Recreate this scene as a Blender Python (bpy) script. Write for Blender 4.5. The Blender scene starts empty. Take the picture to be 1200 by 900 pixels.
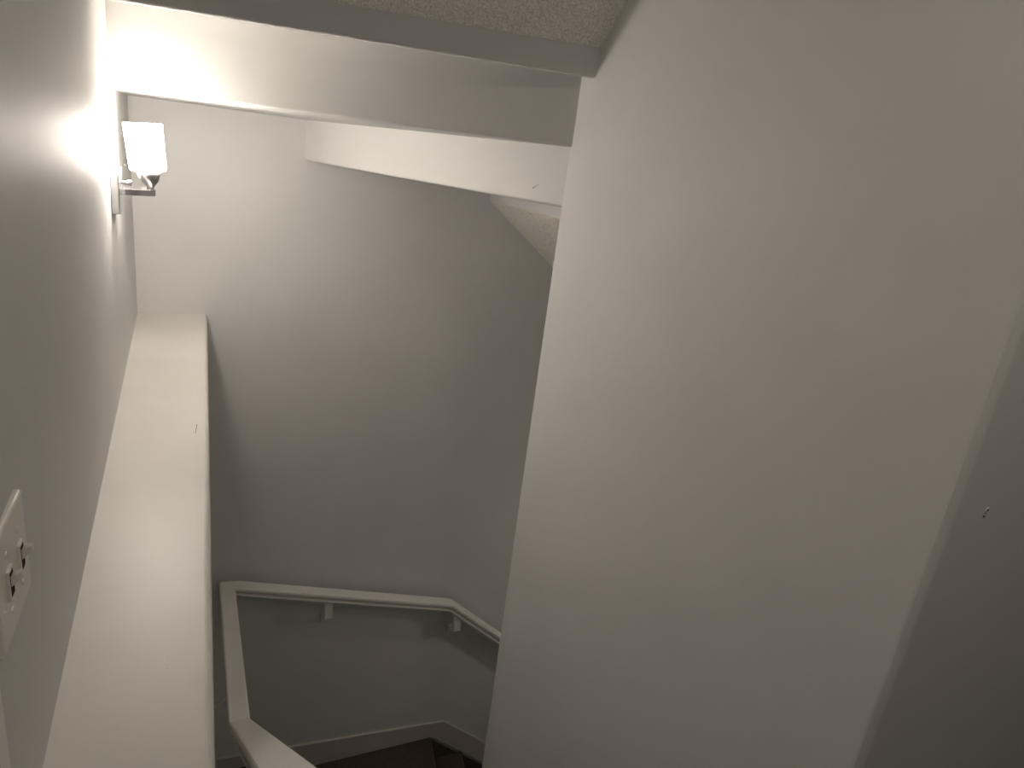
import bpy, bmesh, math, random
from mathutils import Vector, Matrix, noise
random.seed(4)
S = bpy.context.scene
col = S.collection

# ------------------------------------------------------------ camera
cam_d = bpy.data.cameras.new('camera'); cam_d.sensor_width = 36; cam_d.lens = 24
cam_d.clip_start = 0.02
cam = bpy.data.objects.new('camera', cam_d); col.objects.link(cam)
RM = ((0.9091483, 0.01713005, -0.41612009),
      (-0.39782851, 0.33132297, -0.85554519),
      (0.12321461, 0.94336189, 0.30803653))
m = Matrix(RM).to_4x4(); m.translation = (0, 0, 1.6)
cam.matrix_world = m
S.camera = cam
# ------------------------------------------------------------ world, light level
W = bpy.data.worlds.new('world'); S.world = W; W.use_nodes = True
W.node_tree.nodes['Background'].inputs[0].default_value = (0.9, 0.85, 0.8, 1)
W.node_tree.nodes['Background'].inputs[1].default_value = 0.02
S.view_settings.view_transform = 'Standard'; S.view_settings.look = 'None'
S.view_settings.gamma = 1; S.view_settings.use_curve_mapping = False
S.view_settings.exposure = 1.5
SHADE_POWER = 29.0        # emission of the frosted sconce glass
HALL_FILL_POWER = 1.5          # added fill light under the hall ceiling, out of view
LOW_POWER = 0.75           # lamp over the lower flight

def area(name, loc, rot, size, power, color):
    d = bpy.data.lights.new(name, 'AREA'); d.shape = 'DISK'; d.size = size; d.energy = power; d.color = color
    o = bpy.data.objects.new(name, d); col.objects.link(o); o.location = loc; o.rotation_euler = rot
    return o
area('hall_fill', (0.55, -0.12, 2.40), (0, 0, 0), 0.30, HALL_FILL_POWER, (1, .90, .78))  # unseen fill added to brighten the upper stairwell, no known lamp
area('lower_light', (2.45, 2.0, 0.05), (0, math.radians(40), 0), 0.12, LOW_POWER, (1, .90, .78))   # lamp of the lower flight, round the corner

# ------------------------------------------------------------ materials
def mat(name, color, rough=.5, spec=.5, metal=0, bumps=(), var=None):
    """bumps: (scale, strength, distance); var: (scale, amount) brightness mottling of the paint"""
    M = bpy.data.materials.new(name); M.use_nodes = True
    nt = M.node_tree; b = nt.nodes['Principled BSDF']
    b.inputs['Base Color'].default_value = (*color, 1)
    b.inputs['Roughness'].default_value = rough
    b.inputs['Specular IOR Level'].default_value = spec
    b.inputs['Metallic'].default_value = metal
    tc = nt.nodes.new('ShaderNodeTexCoord')
    prev = None
    for sc, st, di in bumps:
        n = nt.nodes.new('ShaderNodeTexNoise'); n.inputs['Scale'].default_value = sc
        n.inputs['Detail'].default_value = 3
        nt.links.new(tc.outputs['Object'], n.inputs['Vector'])
        bp = nt.nodes.new('ShaderNodeBump'); bp.inputs['Strength'].default_value = st
        bp.inputs['Distance'].default_value = di
        nt.links.new(n.outputs['Fac'], bp.inputs['Height'])
        if prev: nt.links.new(prev.outputs[0], bp.inputs['Normal'])
        prev = bp
    if prev: nt.links.new(prev.outputs[0], b.inputs['Normal'])
    if var:
        n = nt.nodes.new('ShaderNodeTexNoise'); n.inputs['Scale'].default_value = var[0]
        n.inputs['Detail'].default_value = 4
        nt.links.new(tc.outputs['Object'], n.inputs['Vector'])
        r = nt.nodes.new('ShaderNodeMapRange')
        r.inputs['From Min'].default_value = .3; r.inputs['From Max'].default_value = .7
        r.inputs['To Min'].default_value = 1 - var[1]; r.inputs['To Max'].default_value = 1 + var[1]
        nt.links.new(n.outputs['Fac'], r.inputs['Value'])
        mx = nt.nodes.new('ShaderNodeVectorMath'); mx.operation = 'SCALE'
        mx.inputs[0].default_value = color
        nt.links.new(r.outputs[0], mx.inputs['Scale'])
        nt.links.new(mx.outputs[0], b.inputs['Base Color'])
    return M

PAINT = mat('wall_paint', (.70, .70, .685), .55, .3, bumps=((6, .25, .006), (260, .12, .0012)), var=(3, .03))
CREAM = mat('ledge_paint', (.74, .71, .665), .42, .5, bumps=((9, .25, .004), (260, .10, .001)), var=(5, .03))
POPCORN = mat('popcorn_ceiling', (.90, .88, .82), .95, .1, bumps=((330, .7, .003),), var=(210, .20))
WHITE = mat('white_trim_paint', (.88, .865, .82), .30, .5, bumps=((60, .1, .001),))
SKIRT = mat('skirting_paint', (.58, .55, .50), .45, .4)
CARPET = mat('brown_carpet', (.10, .078, .058), 1, .05, bumps=((500, .9, .004),), var=(120, .25))
NICKEL = mat('brushed_nickel', (.62, .62, .62), .32, .5, 1, bumps=((180, .05, .0005),))
PLASTIC = mat('switch_plastic', (.82, .79, .73), .35, .5)
DARK = mat('dark_hole', (.05, .04, .03), .9, .1)
CHIP = mat('bare_plaster', (.80, .78, .74), .8, .2)
SCUFF = mat('dark_scuff', (.16, .14, .12), .8, .2)
DOOR = mat('door_paint', (.6, .58, .54), .4, .5)
GLASS = bpy.data.materials.new('lit_frosted_glass'); GLASS.use_nodes = True
_b = GLASS.node_tree.nodes['Principled BSDF']
_b.inputs['Base Color'].default_value = (.9, .88, .84, 1); _b.inputs['Roughness'].default_value = .35
_b.inputs['Emission Color'].default_value = (1, .90, .81, 1); _b.inputs['Emission Strength'].default_value = SHADE_POWER

INNER = GLASS.copy(); INNER.name = 'inner_glass'
INNER.node_tree.nodes['Principled BSDF'].inputs['Emission Strength'].default_value = SHADE_POWER*.4
# ------------------------------------------------------------ helpers
def link(name, bm, material, parent=None, smooth=False):
    me = bpy.data.meshes.new(name)
    bmesh.ops.recalc_face_normals(bm, faces=bm.faces)
    bm.to_mesh(me); bm.free(); me.materials.append(material)
    if smooth:
        for p in me.polygons: p.use_smooth = True
    o = bpy.data.objects.new(name, me); col.objects.link(o)
    if parent: o.parent = parent
    return o
def struct(o, label):
    o['kind'] = 'structure'; o['label'] = label; o['category'] = 'structure'
    return o
def thing(name, label, cat, loc=(0, 0, 0), group=None):
    o = bpy.data.objects.new(name, None); o.empty_display_size = .05
    col.objects.link(o); o.location = loc; o['label'] = label; o['category'] = cat
    if group: o['group'] = group
    return o
def bevel(bm, pred, r, seg=4):
    es = [e for e in bm.edges if pred(e.verts[0].co, e.verts[1].co)]
    if es: bmesh.ops.bevel(bm, geom=es, offset=r, segments=seg, affect='EDGES', profile=.5)
def prism(poly, z0, z1, bm=None):
    """polygon in plan, extruded between two heights"""
    bm = bm or bmesh.new()
    a = [bm.verts.new((x, y, z0)) for x, y in poly]; b = [bm.verts.new((x, y, z1)) for x, y in poly]
    n = len(poly)
    bm.faces.new(a[::-1]); bm.faces.new(b)
    for i in range(n): bm.faces.new((a[i], a[(i+1) % n], b[(i+1) % n], b[i]))
    return bm
def box(x0, y0, z0, x1, y1, z1, bm=None):
    return prism([(x0, y0), (x1, y0), (x1, y1), (x0, y1)], z0, z1, bm)
def hull8(lo, hi, bm=None):
    """solid between two matching loops of points"""
    bm = bm or bmesh.new()
    a = [bm.verts.new(p) for p in lo]; b = [bm.verts.new(p) for p in hi]
    n = len(a); bm.faces.new(a[::-1]); bm.faces.new(b)
    for i in range(n): bm.faces.new((a[i], a[(i+1) % n], b[(i+1) % n], b[i]))
    return bm
def lathe(prof, seg=40, bm=None, origin=(0, 0, 0), axis='z'):
    bm = bm or bmesh.new(); rings = []
    for r, h in prof:
        ring = []
        for i in range(seg):
            a = 2*math.pi*i/seg
            p = (r*math.cos(a), r*math.sin(a), h)
            if axis == 'x': p = (h, p[0], p[1])
            if axis == 'y': p = (p[0], h, p[1])
            ring.append(bm.verts.new(Vector(p) + Vector(origin)))
        rings.append(ring)
    for a, b in zip(rings, rings[1:]):
        for i in range(seg): bm.faces.new((a[i], a[(i+1) % seg], b[(i+1) % seg], b[i]))
    if prof[0][0] > 1e-6: bm.faces.new(rings[0][::-1])
    if prof[-1][0] > 1e-6: bm.faces.new(rings[-1])
    bmesh.ops.remove_doubles(bm, verts=bm.verts, dist=1e-6)
    return bm
def sweep(path, section, bm=None, side=None):
    """sweep a (u,v) section along points; u is horizontal across, v is up"""
    bm = bm or bmesh.new(); rings = []
    P = [Vector(p) for p in path]
    for i, p in enumerate(P):
        t0 = (P[i]-P[i-1]).normalized() if i else (P[1]-P[0]).normalized()
        t1 = (P[i+1]-P[i]).normalized() if i < len(P)-1 else t0
        t = (t0+t1).normalized()
        u = t.cross(Vector((0, 0, 1))).normalized()
        h0 = Vector((t0.x, t0.y, 0)).normalized(); h1 = Vector((t1.x, t1.y, 0)).normalized()
        c = max(.5, math.sqrt((1+h0.dot(h1))/2))
        v = u.cross(t).normalized()
        rings.append([bm.verts.new(p+u*a/c+v*b) for a, b in section])
    n = len(section)
    for a, b in zip(rings, rings[1:]):
        for i in range(n): bm.faces.new((a[i], a[(i+1) % n], b[(i+1) % n], b[i]))
    bm.faces.new(rings[0][::-1]); bm.faces.new(rings[-1])
    return bm

# ------------------------------------------------------------ structure
def lx(y): return -.158 - .0185*y          # face of the left wall
def ex(y): return .0015 + .0108*y          # outer edge of the ledge
YB = 2.905                                 # face of the back wall
ZB = -3.4
NX, NY = .87, 1.64                         # end corner of the right wall
CY = .467                                  # near corner of the right wall

bm = prism([(lx(-2), -2), (lx(YB+.1), YB+.1), (-.6, YB+.1), (-.6, -2)], .3, 2.5)
struct(link('wall_left', bm, PAINT), 'grey painted wall carrying the lamp and the switch')
bm = box(-.6, YB, ZB, 3.0, YB+.15, 2.5)
struct(link('wall_back', bm, PAINT), 'tall grey wall at the far side of the stairwell')
bm = box(NX, CY, ZB, 2.9, NY, 2.5)
vert = lambda x, y: (lambda a, b: abs(a.x-x) < 1e-3 and abs(a.y-y) < 1e-3 and abs(b.x-x) < 1e-3 and abs(b.y-y) < 1e-3)
bevel(bm, lambda a, b: vert(NX, NY)(a, b) or vert(NX, CY)(a, b), .012, 5)
wall_right = struct(link('wall_right', bm, PAINT), 'wide pale wall on the right ending at the stairwell')
bm = box(2.75, NY-.05, ZB, 2.9, YB+.05, 2.5)
struct(link('wall_stair_end', bm, PAINT), 'wall at the foot of the lower flight')
struct(link('wall_hall_right', box(2.3, -2, -.2, 2.45, CY+.02, 2.5), PAINT), 'hall wall out of view on the right')
struct(link('wall_hall_rear', box(-.6, -2.1, -.2, 2.45, -1.95, 2.5), PAINT), 'hall wall behind the camera')

# drywall ledge (thicker lower wall under the left wall)
LT = .875; LY0 = .62
bm = prism([(-.6, LY0), (ex(LY0), LY0), (ex(YB), YB+.05), (-.6, YB+.05)], ZB, LT)
bevel(bm, lambda a, b: abs(a.z-LT) < 1e-3 and abs(b.z-LT) < 1e-3 and a.x > -.1 and b.x > -.1 and abs(a.y-b.y) > .5, .011, 5)
ledge = struct(link('wall_ledge', bm, CREAM), 'long cream drywall ledge running along the left wall')
# soft caulk bead where the ledge meets the left wall
# chips and scratches in the ledge paint
def fleck(name, poly, z, material, parent, thick=.0006):
    return link(name, prism(poly, z-.0005, z+thick), material, parent)

# winder soffits overhead, one solid per step of the stair above
H1L = (lx(1.80)-.02, 1.80); H1R = (NX+.02, 1.548)
H2L = (lx(2.19)-.02, 2.19); H2R = (NX+.004, NY-.02)
H3B = (.383, YB+.02)
H4B = (1.19, YB+.02); H4N = (.975, NY-.02)
def soffit(name, poly, zb, label, edges, r=.007):
    bm = prism(poly, zb, 2.48)
    def pred(a, b):
        if abs(a.z-zb) > 1e-3 or abs(b.z-zb) > 1e-3: return False
        for p, q in edges:
            if (Vector((a.x, a.y))-Vector(p)).length < 1e-3 and (Vector((b.x, b.y))-Vector(q)).length < 1e-3: return True
            if (Vector((b.x, b.y))-Vector(p)).length < 1e-3 and (Vector((a.x, a.y))-Vector(q)).length < 1e-3: return True
        return False
    bevel(bm, pred, r, 4)
    return struct(link(name, bm, PAINT), label)
top = soffit('ceiling_step', [H1L, H1R, (NX+.02, NY), H2R, H2L], 1.90, 'highest stepped drywall soffit crossing the stairwell', [], .005)
_l = .030
bm = prism([H1L, H1R, (H1R[0], H1R[1]+_l), (H1L[0], H1L[1]+_l)], 1.812, 1.92)
bmesh.ops.subdivide_edges(bm, edges=[e for e in bm.edges if abs(e.verts[0].co.x-e.verts[1].co.x) > .5], cuts=70)
bevel(bm, lambda a, b: abs(a.z-1.812) < 1e-3 and abs(b.z-1.812) < 1e-3 and abs(a.x-b.x) > .002 and abs(a.x-b.x) < .1 and abs((a-b).to_2d().normalized().y) < .5, .006, 3)
for v in bm.verts:
    if v.co.z < 1.83: v.co.z += .0024*noise.noise(v.co*90)+.001*noise.noise(v.co*25)
lip = link('corner_bead', bm, PAINT, top)
soffit('ceiling_step', [H2L, H2R, (NX+.01, NY), H3B, (-.3, YB+.02)], 1.652, 'middle stepped drywall soffit above the lamp', [(H2L, H2R)], .006)
h3 = soffit('ceiling_step', [H3B, (NX+.004, NY-.02), H4N, H4B], 1.502, 'lowest stepped soffit, bright wedge face towards the lamp', [(H3B, (NX+.004, NY-.02))], .008)
# sloping popcorn soffits -------------------------------------
def popcorn_sheet(name, c00, c10, c11, c01, nu, nv, label, back, amp=.0050):
    """bumpy sheet over four corners, closed behind with thickness; back = offset vector"""
    c00, c10, c11, c01, back = map(Vector, (c00, c10, c11, c01, back))
    bm = bmesh.new(); g = []
    nrm = -back.normalized()
    for j in range(nv+1):
        row = []
        for i in range(nu+1):
            u, v = i/nu, j/nv
            p = (c00*(1-u)+c10*u)*(1-v)+(c01*(1-u)+c11*u)*v
            d = 0
            if 0 < i < nu and 0 < j < nv:
                q = p*170
                d = amp*max(0, noise.noise(q)+.25)+.5*amp*max(0, noise.noise(q*2.3+Vector((9, 4, 2))))
            row.append(bm.verts.new(p+nrm*d))
        g.append(row)
    for j in range(nv):
        for i in range(nu): bm.faces.new((g[j][i], g[j][i+1], g[j+1][i+1], g[j+1][i]))
    k = [bm.verts.new(c+back) for c in (c00, c10, c11, c01)]
    bm.faces.new(k)
    bm.faces.new([g[0][i] for i in range(nu+1)]+[k[1], k[0]])
    bm.faces.new([g[j][nu] for j in range(nv+1)]+[k[2], k[1]])
    bm.faces.new([g[nv][i] for i in range(nu, -1, -1)]+[k[3], k[2]])
    bm.faces.new([g[j][0] for j in range(nv, -1, -1)]+[k[0], k[3]])
    return struct(link(name, bm, POPCORN), label)
s = 1.08
tz = 2.44; dy = (tz-1.876)/s
popcorn_sheet('ceiling_slope', (lx(1.8)-.02, 1.803, 1.876), (NX+.01, 1.5485, 1.876), (NX+.01, 1.5485-dy, tz), (lx(1.8)-.02, 1.803-dy, tz),
              230, 170, 'textured sloping ceiling above the top flight', (0, .12, .12))
sl = .78; x1 = 2.8
popcorn_sheet('ceiling_slope', (H4N[0], NY-.02, 1.456), (1.19, YB+.01, 1.425), (x1, YB+.01, 1.423-sl*(x1-1.19)), (x1, NY-.02, 1.423-sl*(x1-1.19)),
              260, 260, 'textured sloping ceiling beside the lowest stepped soffit', (.1, 0, .13))
struct(link('wall_soffit_step', hull8([(H4N[0], NY-.02, 1.456), (1.19, YB+.01, 1.425), (1.23, YB+.01, 1.425), (1.02, NY-.02, 1.456)], [(H4N[0], NY-.02, 1.56), (1.19, YB+.01, 1.56), (1.23, YB+.01, 1.56), (1.02, NY-.02, 1.56)]), PAINT),
       'narrow smooth drop between soffit and textured slope')
struct(link('ceiling', box(-.6, -2, 2.44, 2.45, 1.6, 2.6), POPCORN), 'flat textured hall ceiling')

# ------------------------------------------------------------ floor and stairs
struct(link('floor', box(-.6, -2, -.2, 2.45, .58, 0), CARPET), 'brown carpeted upper floor')
stairs = bpy.data.objects.new('staircase', None); col.objects.link(stairs)
struct(stairs, 'brown carpeted winder staircase turning down to the right')
def step(poly, z, drop=.22):
    bm = prism(poly, z-drop, z)
    bevel(bm, lambda a, b: abs(a.z-z) < 1e-3 and abs(b.z-z) < 1e-3, .012, 3)
    return link('step', bm, CARPET, stairs)
for k in range(5):
    y0 = .58+.205*k
    step([(0, y0), (NX+.01, y0), (NX+.01, y0+.225), (0, y0+.225)], -.183*(k+1))
step([(0, 1.60), (NX+.01, 1.60), (NX+.01, 1.62), (0, 1.83)], -1.10)
step([(0, 1.80), (NX, NY-.03), (NX+.01, NY-.01), (0, 2.12)], -1.30)
step([(0, 2.10), (NX, NY-.03), (NX+.02, NY), (.383, YB+.01), (0, YB+.01)], -1.50)
step([(.375, YB+.01), (NX, NY-.02), (.975, NY-.02), (1.19, YB+.01)], -1.605)
step([(1.15, YB+.01), (.96, NY-.02), (1.18, NY-.02), (1.40, YB+.01)], -1.785)
for k in range(6):
    x0 = 1.38+.205*k
    step([(x0-.04*(k == 0), NY-.02), (x0+.23, NY-.02), (x0+.23, YB+.01), (x0, YB+.01)], -1.955-.172*k)
# skirtings
def strip_y(name, pts_top, pts_bot, y0, y1, label):
    bm = bmesh.new()
    lo = [(x, y1, z) for x, z in pts_top]+[(x, y1, z) for x, z in pts_bot[::-1]]
    hi = [(x, y0, z) for x, z in pts_top]+[(x, y0, z) for x, z in pts_bot[::-1]]
    hull8(lo, hi, bm)
    return struct(link(name, bm, SKIRT), label)
strip_y('baseboard_back', [(.02, -1.412), (1.255, -1.512), (2.76, -1.512-.87*1.505)],
        [(.02, -1.62), (1.20, -1.615), (2.76, -1.615-.86*1.56)], YB-.013, YB+.01, 'painted skirting board following the steps along the back wall')
bm = bmesh.new()
_p = [(1.15, -1.60), (2.74, -1.60-.86*1.59), (2.74, -3.3), (1.15, -2.2)]
hull8([(x, YB-.006, z) for x, z in _p], [(x, YB+.01, z) for x, z in _p], bm)
link('shade_strip', bm, CARPET, stairs)  # dark strip added below the skirting to stand in for shade there
bm = bmesh.new()
pl = [(YB, -1.37), (2.1, -1.37), (1.6, -1.25), (.62, -.22)]; pb = [(YB, -1.6), (2.1, -1.6), (1.75, -1.45), (.62, -.45)]
hull8([(ex(y)-.005, y, z) for y, z in pl+pb[::-1]], [(ex(y)+.012, y, z) for y, z in pl+pb[::-1]], bm)
struct(link('baseboard_left', bm, SKIRT), 'painted skirting board at the foot of the ledge wall')

# ------------------------------------------------------------ door casing on the left wall, beside the switch
DY = .566
bm = box(lx(DY)-.01, DY-.07, 0, lx(DY)+.016, DY, 2.1); bevel(bm, lambda a, b: abs(a.z-b.z) > 1, .004, 2)
struct(link('trim_1', bm, WHITE), 'white door casing at the lower left edge')
struct(link('door_1', box(lx(0)-.005, -.26, 0.01, lx(0)+.008, DY-.07, 2.04), DOOR), 'door in the left wall beside the casing')

# ------------------------------------------------------------ handrail
hr = thing('handrail', 'white wooden handrail wrapping the stairwell below the ledge', 'handrail', (.098, 1.86, -1.10))
hr.location = (0, 0, 0)
cap = [(-.032, -.006), (-.030, -.0015), (-.026, 0), (.026, 0), (.030, -.0015), (.032, -.006), (.032, -.015), (.029, -.018), (-.029, -.018), (-.032, -.015)]
sub = [(-.012, -.0175), (.012, -.0175), (.012, -.034), (.028, -.036), (.028, -.041), (-.028, -.041), (-.028, -.036), (-.012, -.034)]
XR = .098; YR = 2.823
p_top = (XR, .66, .86); p_a = (XR, 1.86, -.195); p_b = (XR, 2.823, -.345); p_c0 = (.15, YR, -.352); p_c = (1.192, YR, -.628); p_d = (2.5, YR, -.628-.87*1.31)
path = [p_top, p_a, p_b, p_c0, p_c, p_d]
# each straight run is a part; joints are mitred by sweeping the whole path once per part list
def run(i0, i1, name='rail'):
    pts = [Vector(p) for p in path]
    def ring(i, bm, sec):
        t0 = (pts[i]-pts[i-1]).normalized() if i else (pts[1]-pts[0]).normalized()
        t1 = (pts[i+1]-pts[i]).normalized() if i < len(pts)-1 else t0
        t = (t0+t1).normalized(); u = t.cross(Vector((0, 0, 1))).normalized()
        h0 = Vector((t0.x, t0.y, 0)).normalized(); h1 = Vector((t1.x, t1.y, 0)).normalized()
        c = max(.5, math.sqrt((1+h0.dot(h1))/2)); v = u.cross(t).normalized(); k = 1/max(.6, t0.dot(t)) if c > .95 else 1
        return [bm.verts.new(pts[i]+u*a/c+v*b*k) for a, b in sec]
    out = []
    for sec, nm in ((cap, name), (sub, 'under_rail')):
        bm = bmesh.new(); rings = [ring(i, bm, sec) for i in range(i0, i1+1)]; n = len(sec)
        for a, b in zip(rings, rings[1:]):
            for i in range(n): bm.faces.new((a[i], a[(i+1) % n], b[(i+1) % n], b[i]))
        bm.faces.new(rings[0][::-1]); bm.faces.new(rings[-1])
        out.append(link(nm, bm, WHITE, out[0] if out else hr))
    return out[0]
run(0, 1); run(1, 2); run(2, 4); run(4, 5)
def bracket(px, py, pz, wx, wy):
    """px,py,pz: point on the rail's underside; wx,wy: unit vector towards the wall (distance .08)"""
    b = bpy.data.objects.new('bracket', None); col.objects.link(b); b.parent = hr
    b.empty_display_size = .02; b.location = (px, py, pz)
    a = Matrix(((-wy, wx, 0), (wx, wy, 0), (0, 0, 1))).transposed().to_3x3()   # local y -> wall
    def tr(bm):
        for v in bm.verts:
            l = v.co.copy(); v.co = Vector((wy*l.x+wx*l.y, -wx*l.x+wy*l.y, l.z))
        return bm
    bm = box(-.019, -.014, -.098, .019, .012, .008); bevel(bm, lambda p, q: True, .003, 2)
    link('support_block', tr(bm), WHITE, b)
    bm = bmesh.new(); sweep([(0, 0, -.085), (0, .022, -.118), (0, .045, -.138), (0, .080, -.145)], [(-.008, -.006), (.008, -.006), (.008, .006), (-.008, .006)], bm)
    link('bracket_arm', tr(bm), WHITE, b)
    bm = box(-.019, .070, -.178, .019, .083, -.118); bevel(bm, lambda p, q: True, .003, 2)
    link('wall_plate', tr(bm), WHITE, b)
    bm = lathe([(0, .067), (.004, .067), (.0045, .071)], 10, origin=(0, 0, -.160), axis='y')
    link('screw', tr(bm), NICKEL, b)
def rail_z(x): return -.352+(-.628+.352)*(x-.15)/(1.192-.15)
bracket(.548, YR, rail_z(.565)-.046, 0, 1)
bracket(1.232, YR, -.628-.87*.04-.055, 0, 1)
bracket(2.2, YR, -.628-.87*1.008-.06, 0, 1)
bracket(XR, 2.2, -.248-.046, -1, 0)
bracket(XR, 1.2, .385-.06, -1, 0)

# ------------------------------------------------------------ wall lamp
SY = 2.095; WX = lx(SY)
sc = thing('wall_sconce', 'brushed nickel wall lamp with lit frosted glass shade on left wall', 'wall lamp', (WX, SY, 1.355))
def L(bm):
    for v in bm.verts: v.co -= Vector((WX, SY, 1.355))
    return bm
bm = box(WX-.002, SY-.056, 1.347, WX+.020, SY+.056, 1.459); bevel(bm, lambda a, b: True, .002, 2)
link('back_plate', L(bm), NICKEL, sc)
SX = -.111
# D-shaped strap arm
pts = []
for i in range(25):
    a = math.pi*i/24
    pts.append((WX+.018+(SX+.012-WX-.018)*math.sin(a)**.8, SY-.047*math.cos(a), 1.404))
bm = bmesh.new(); sweep(pts, [(-.002, -.0075), (.002, -.0075), (.002, .0075), (-.002, .0075)], bm)
link('arm', L(bm), NICKEL, sc, smooth=False)
bm = lathe([(0, .034), (.005, .033), (.008, .028), (.006, .022), (.0035, .02), (.0035, .008), (.011, .006), (.011, 0)], 20, origin=(WX+.012, SY, 1.424), axis='x')
link('finial', L(bm), NICKEL, sc, smooth=True)
bm = lathe([(0, 1.396), (.010, 1.396), (.011, 1.400), (.008, 1.410), (.009, 1.418), (.020, 1.430), (.027, 1.445), (.030, 1.4595), (0, 1.4595)], 32, origin=(SX, SY, 0))
link('shade_cup', L(bm), NICKEL, sc, smooth=True)
# bell glass, open at the top, rounded at the foot
prof = [(0, 1.4575), (.034, 1.4575), (.0405, 1.459), (.0430, 1.463), (.0438, 1.470), (.0442, 1.50), (.0452, 1.55), (.0460, 1.5745), (.0440, 1.5755), (.0425, 1.55), (.0415, 1.50), (.040, 1.468), (0, 1.464)]
bm = lathe(prof, 48, origin=(SX, SY, 0))
for f in bm.faces: f.tag = False
inner = [f for f in bm.faces if (lambda c: math.hypot(c.x-SX, c.y-SY) < .0420+.03*max(0, c.z-1.465) and c.z > 1.462)(f.calc_center_median())]
for f in inner: f.material_index = 1
shade = link('glass_shade', L(bm), GLASS, sc, smooth=True)
shade.data.materials.append(INNER)
bm = lathe([(0, 1.545), (.010, 1.543), (.018, 1.534), (.0215, 1.522), (.020, 1.508), (.013, 1.492), (.012, 1.464), (0, 1.464)], 24, origin=(SX, SY, 0))
link('light_bulb', L(bm), INNER, sc, smooth=True)

# ------------------------------------------------------------ light switch
SW = .692
# the glass and its bulb lean a touch towards the wall
_piv = Vector((SX-WX, 0, 1.44-1.355)); _rot = Matrix.Rotation(math.radians(-4.5), 3, 'Y')
for _o in sc.children:
    if _o.name.split('.')[0] in ('glass_shade', 'light_bulb', 'shade_cup'):
        for _v in _o.data.vertices: _v.co = _rot @ (_v.co-_piv)+_piv
SW = .692; zc = 1.171
sx = lx(SW)
sw = thing('light_switch', 'white two gang toggle switch plate on the left wall', 'light switch', (sx, SW, zc))
bm = box(-.002, -.059, -.056, .006, .059, .056)
bevel(bm, lambda a, b: a.x > .005 and b.x > .005, .0035, 3)
link('cover_plate', bm, PLASTIC, sw)
for yy, up in ((.024, 1), (-.022, 1)):
    bm = box(.0055, yy-.008, -.0155, .0085, yy+.008, .0155); bevel(bm, lambda a, b: a.x > .008 and b.x > .008, .001, 2)
    c = link('toggle_collar', bm, PLASTIC, sw)
    link('toggle_slot', box(.0080, yy-.0055, -.0125, .0088, yy+.0055, .0125), DARK, c)
    a = math.radians(28)*up
    bm = hull8([(.004, yy-.005, -.006), (.004, yy+.005, -.006), (.004, yy+.005, .006), (.004, yy-.005, .006)],
               [(.018, yy-.004, .006), (.018, yy+.004, .006), (.017, yy+.004, .0125), (.017, yy-.004, .0125)])
    bevel(bm, lambda a, b: a.x > .01 and b.x > .01, .0012, 2)
    link('toggle', bm, PLASTIC, c)
    for zz in (-.030, .030):
        link('screw', lathe([(0, .0075), (.003, .0072), (.0035, .0055)], 12, origin=(0, yy, zz), axis='x'), PLASTIC, sw)

# ------------------------------------------------------------ marks on the paint, real little chips and a screw hole
# placed by world coordinates on the surface they belong to
def hole(x, z):
    ring = lathe([(.0022, CY+.001), (.0022, CY-.0008), (.0034, CY-.0012), (.0048, CY-.0004), (.005, CY+.001)], 18, origin=(x, 0, z), axis='y')
    link('screw_hole', ring, PAINT, wall_right)
    link('hole_core', lathe([(0, CY-.0004), (.0024, CY-.0004), (.0024, CY+.001)], 14, origin=(x, 0, z), axis='y'), DARK, wall_right)
hole(.9443, 1.2418)
link('scuff_mark', prism([(.9402, CY-.0004), (.9430, CY-.0004), (.9430, CY+.001), (.9402, CY+.001)], 1.2315, 1.2345), DARK, wall_right)
# small dark scrape on the face of the lowest soffit
_a = Vector(H3B); _b = Vector((NX+.004, NY-.02)); _d = (_b-_a).normalized(); _n = Vector((-_d.y, _d.x))
if _n.y > 0: _n = -_n
def scrape(t0, z0, t1, z1, w):
    p0 = _a+_d*t0; p1 = _a+_d*t1
    f = [(p0.x, p0.y, z0-w), (p1.x, p1.y, z1-w*.4), (p1.x, p1.y, z1+w*.4), (p0.x, p0.y, z0+w)]
    o = _n*.0006; i = -_n*.001
    link('scrape', hull8([(x+o.x, y+o.y, z) for x, y, z in f], [(x+i.x, y+i.y, z) for x, y, z in f]), SCUFF, h3)
_t = (Vector((.8305, 1.7356))-_a).length
scrape(_t, 1.5385, _t+.004, 1.541, .002); scrape(_t+.004, 1.541, _t+.02, 1.550, .0007)
# flecks and scratches in the ledge paint
fleck('paint_chip', [(-.0495, .896), (-.0460, .895), (-.0455, .900), (-.0490, .901)], LT, CHIP, ledge)
fleck('paint_chip', [(-.0480, .871), (-.0450, .872), (-.0462, .875)], LT, CHIP, ledge)
fleck('paint_scratch', [(-.0080, 1.760), (-.0068, 1.757), (-.0110, 1.700), (-.0120, 1.702)], LT, SCUFF, ledge, .0003)
fleck('paint_scratch', [(-.0120, 1.668), (-.0050, 1.678), (-.0060, 1.671), (-.0125, 1.662)], LT, CHIP, ledge, .0004)
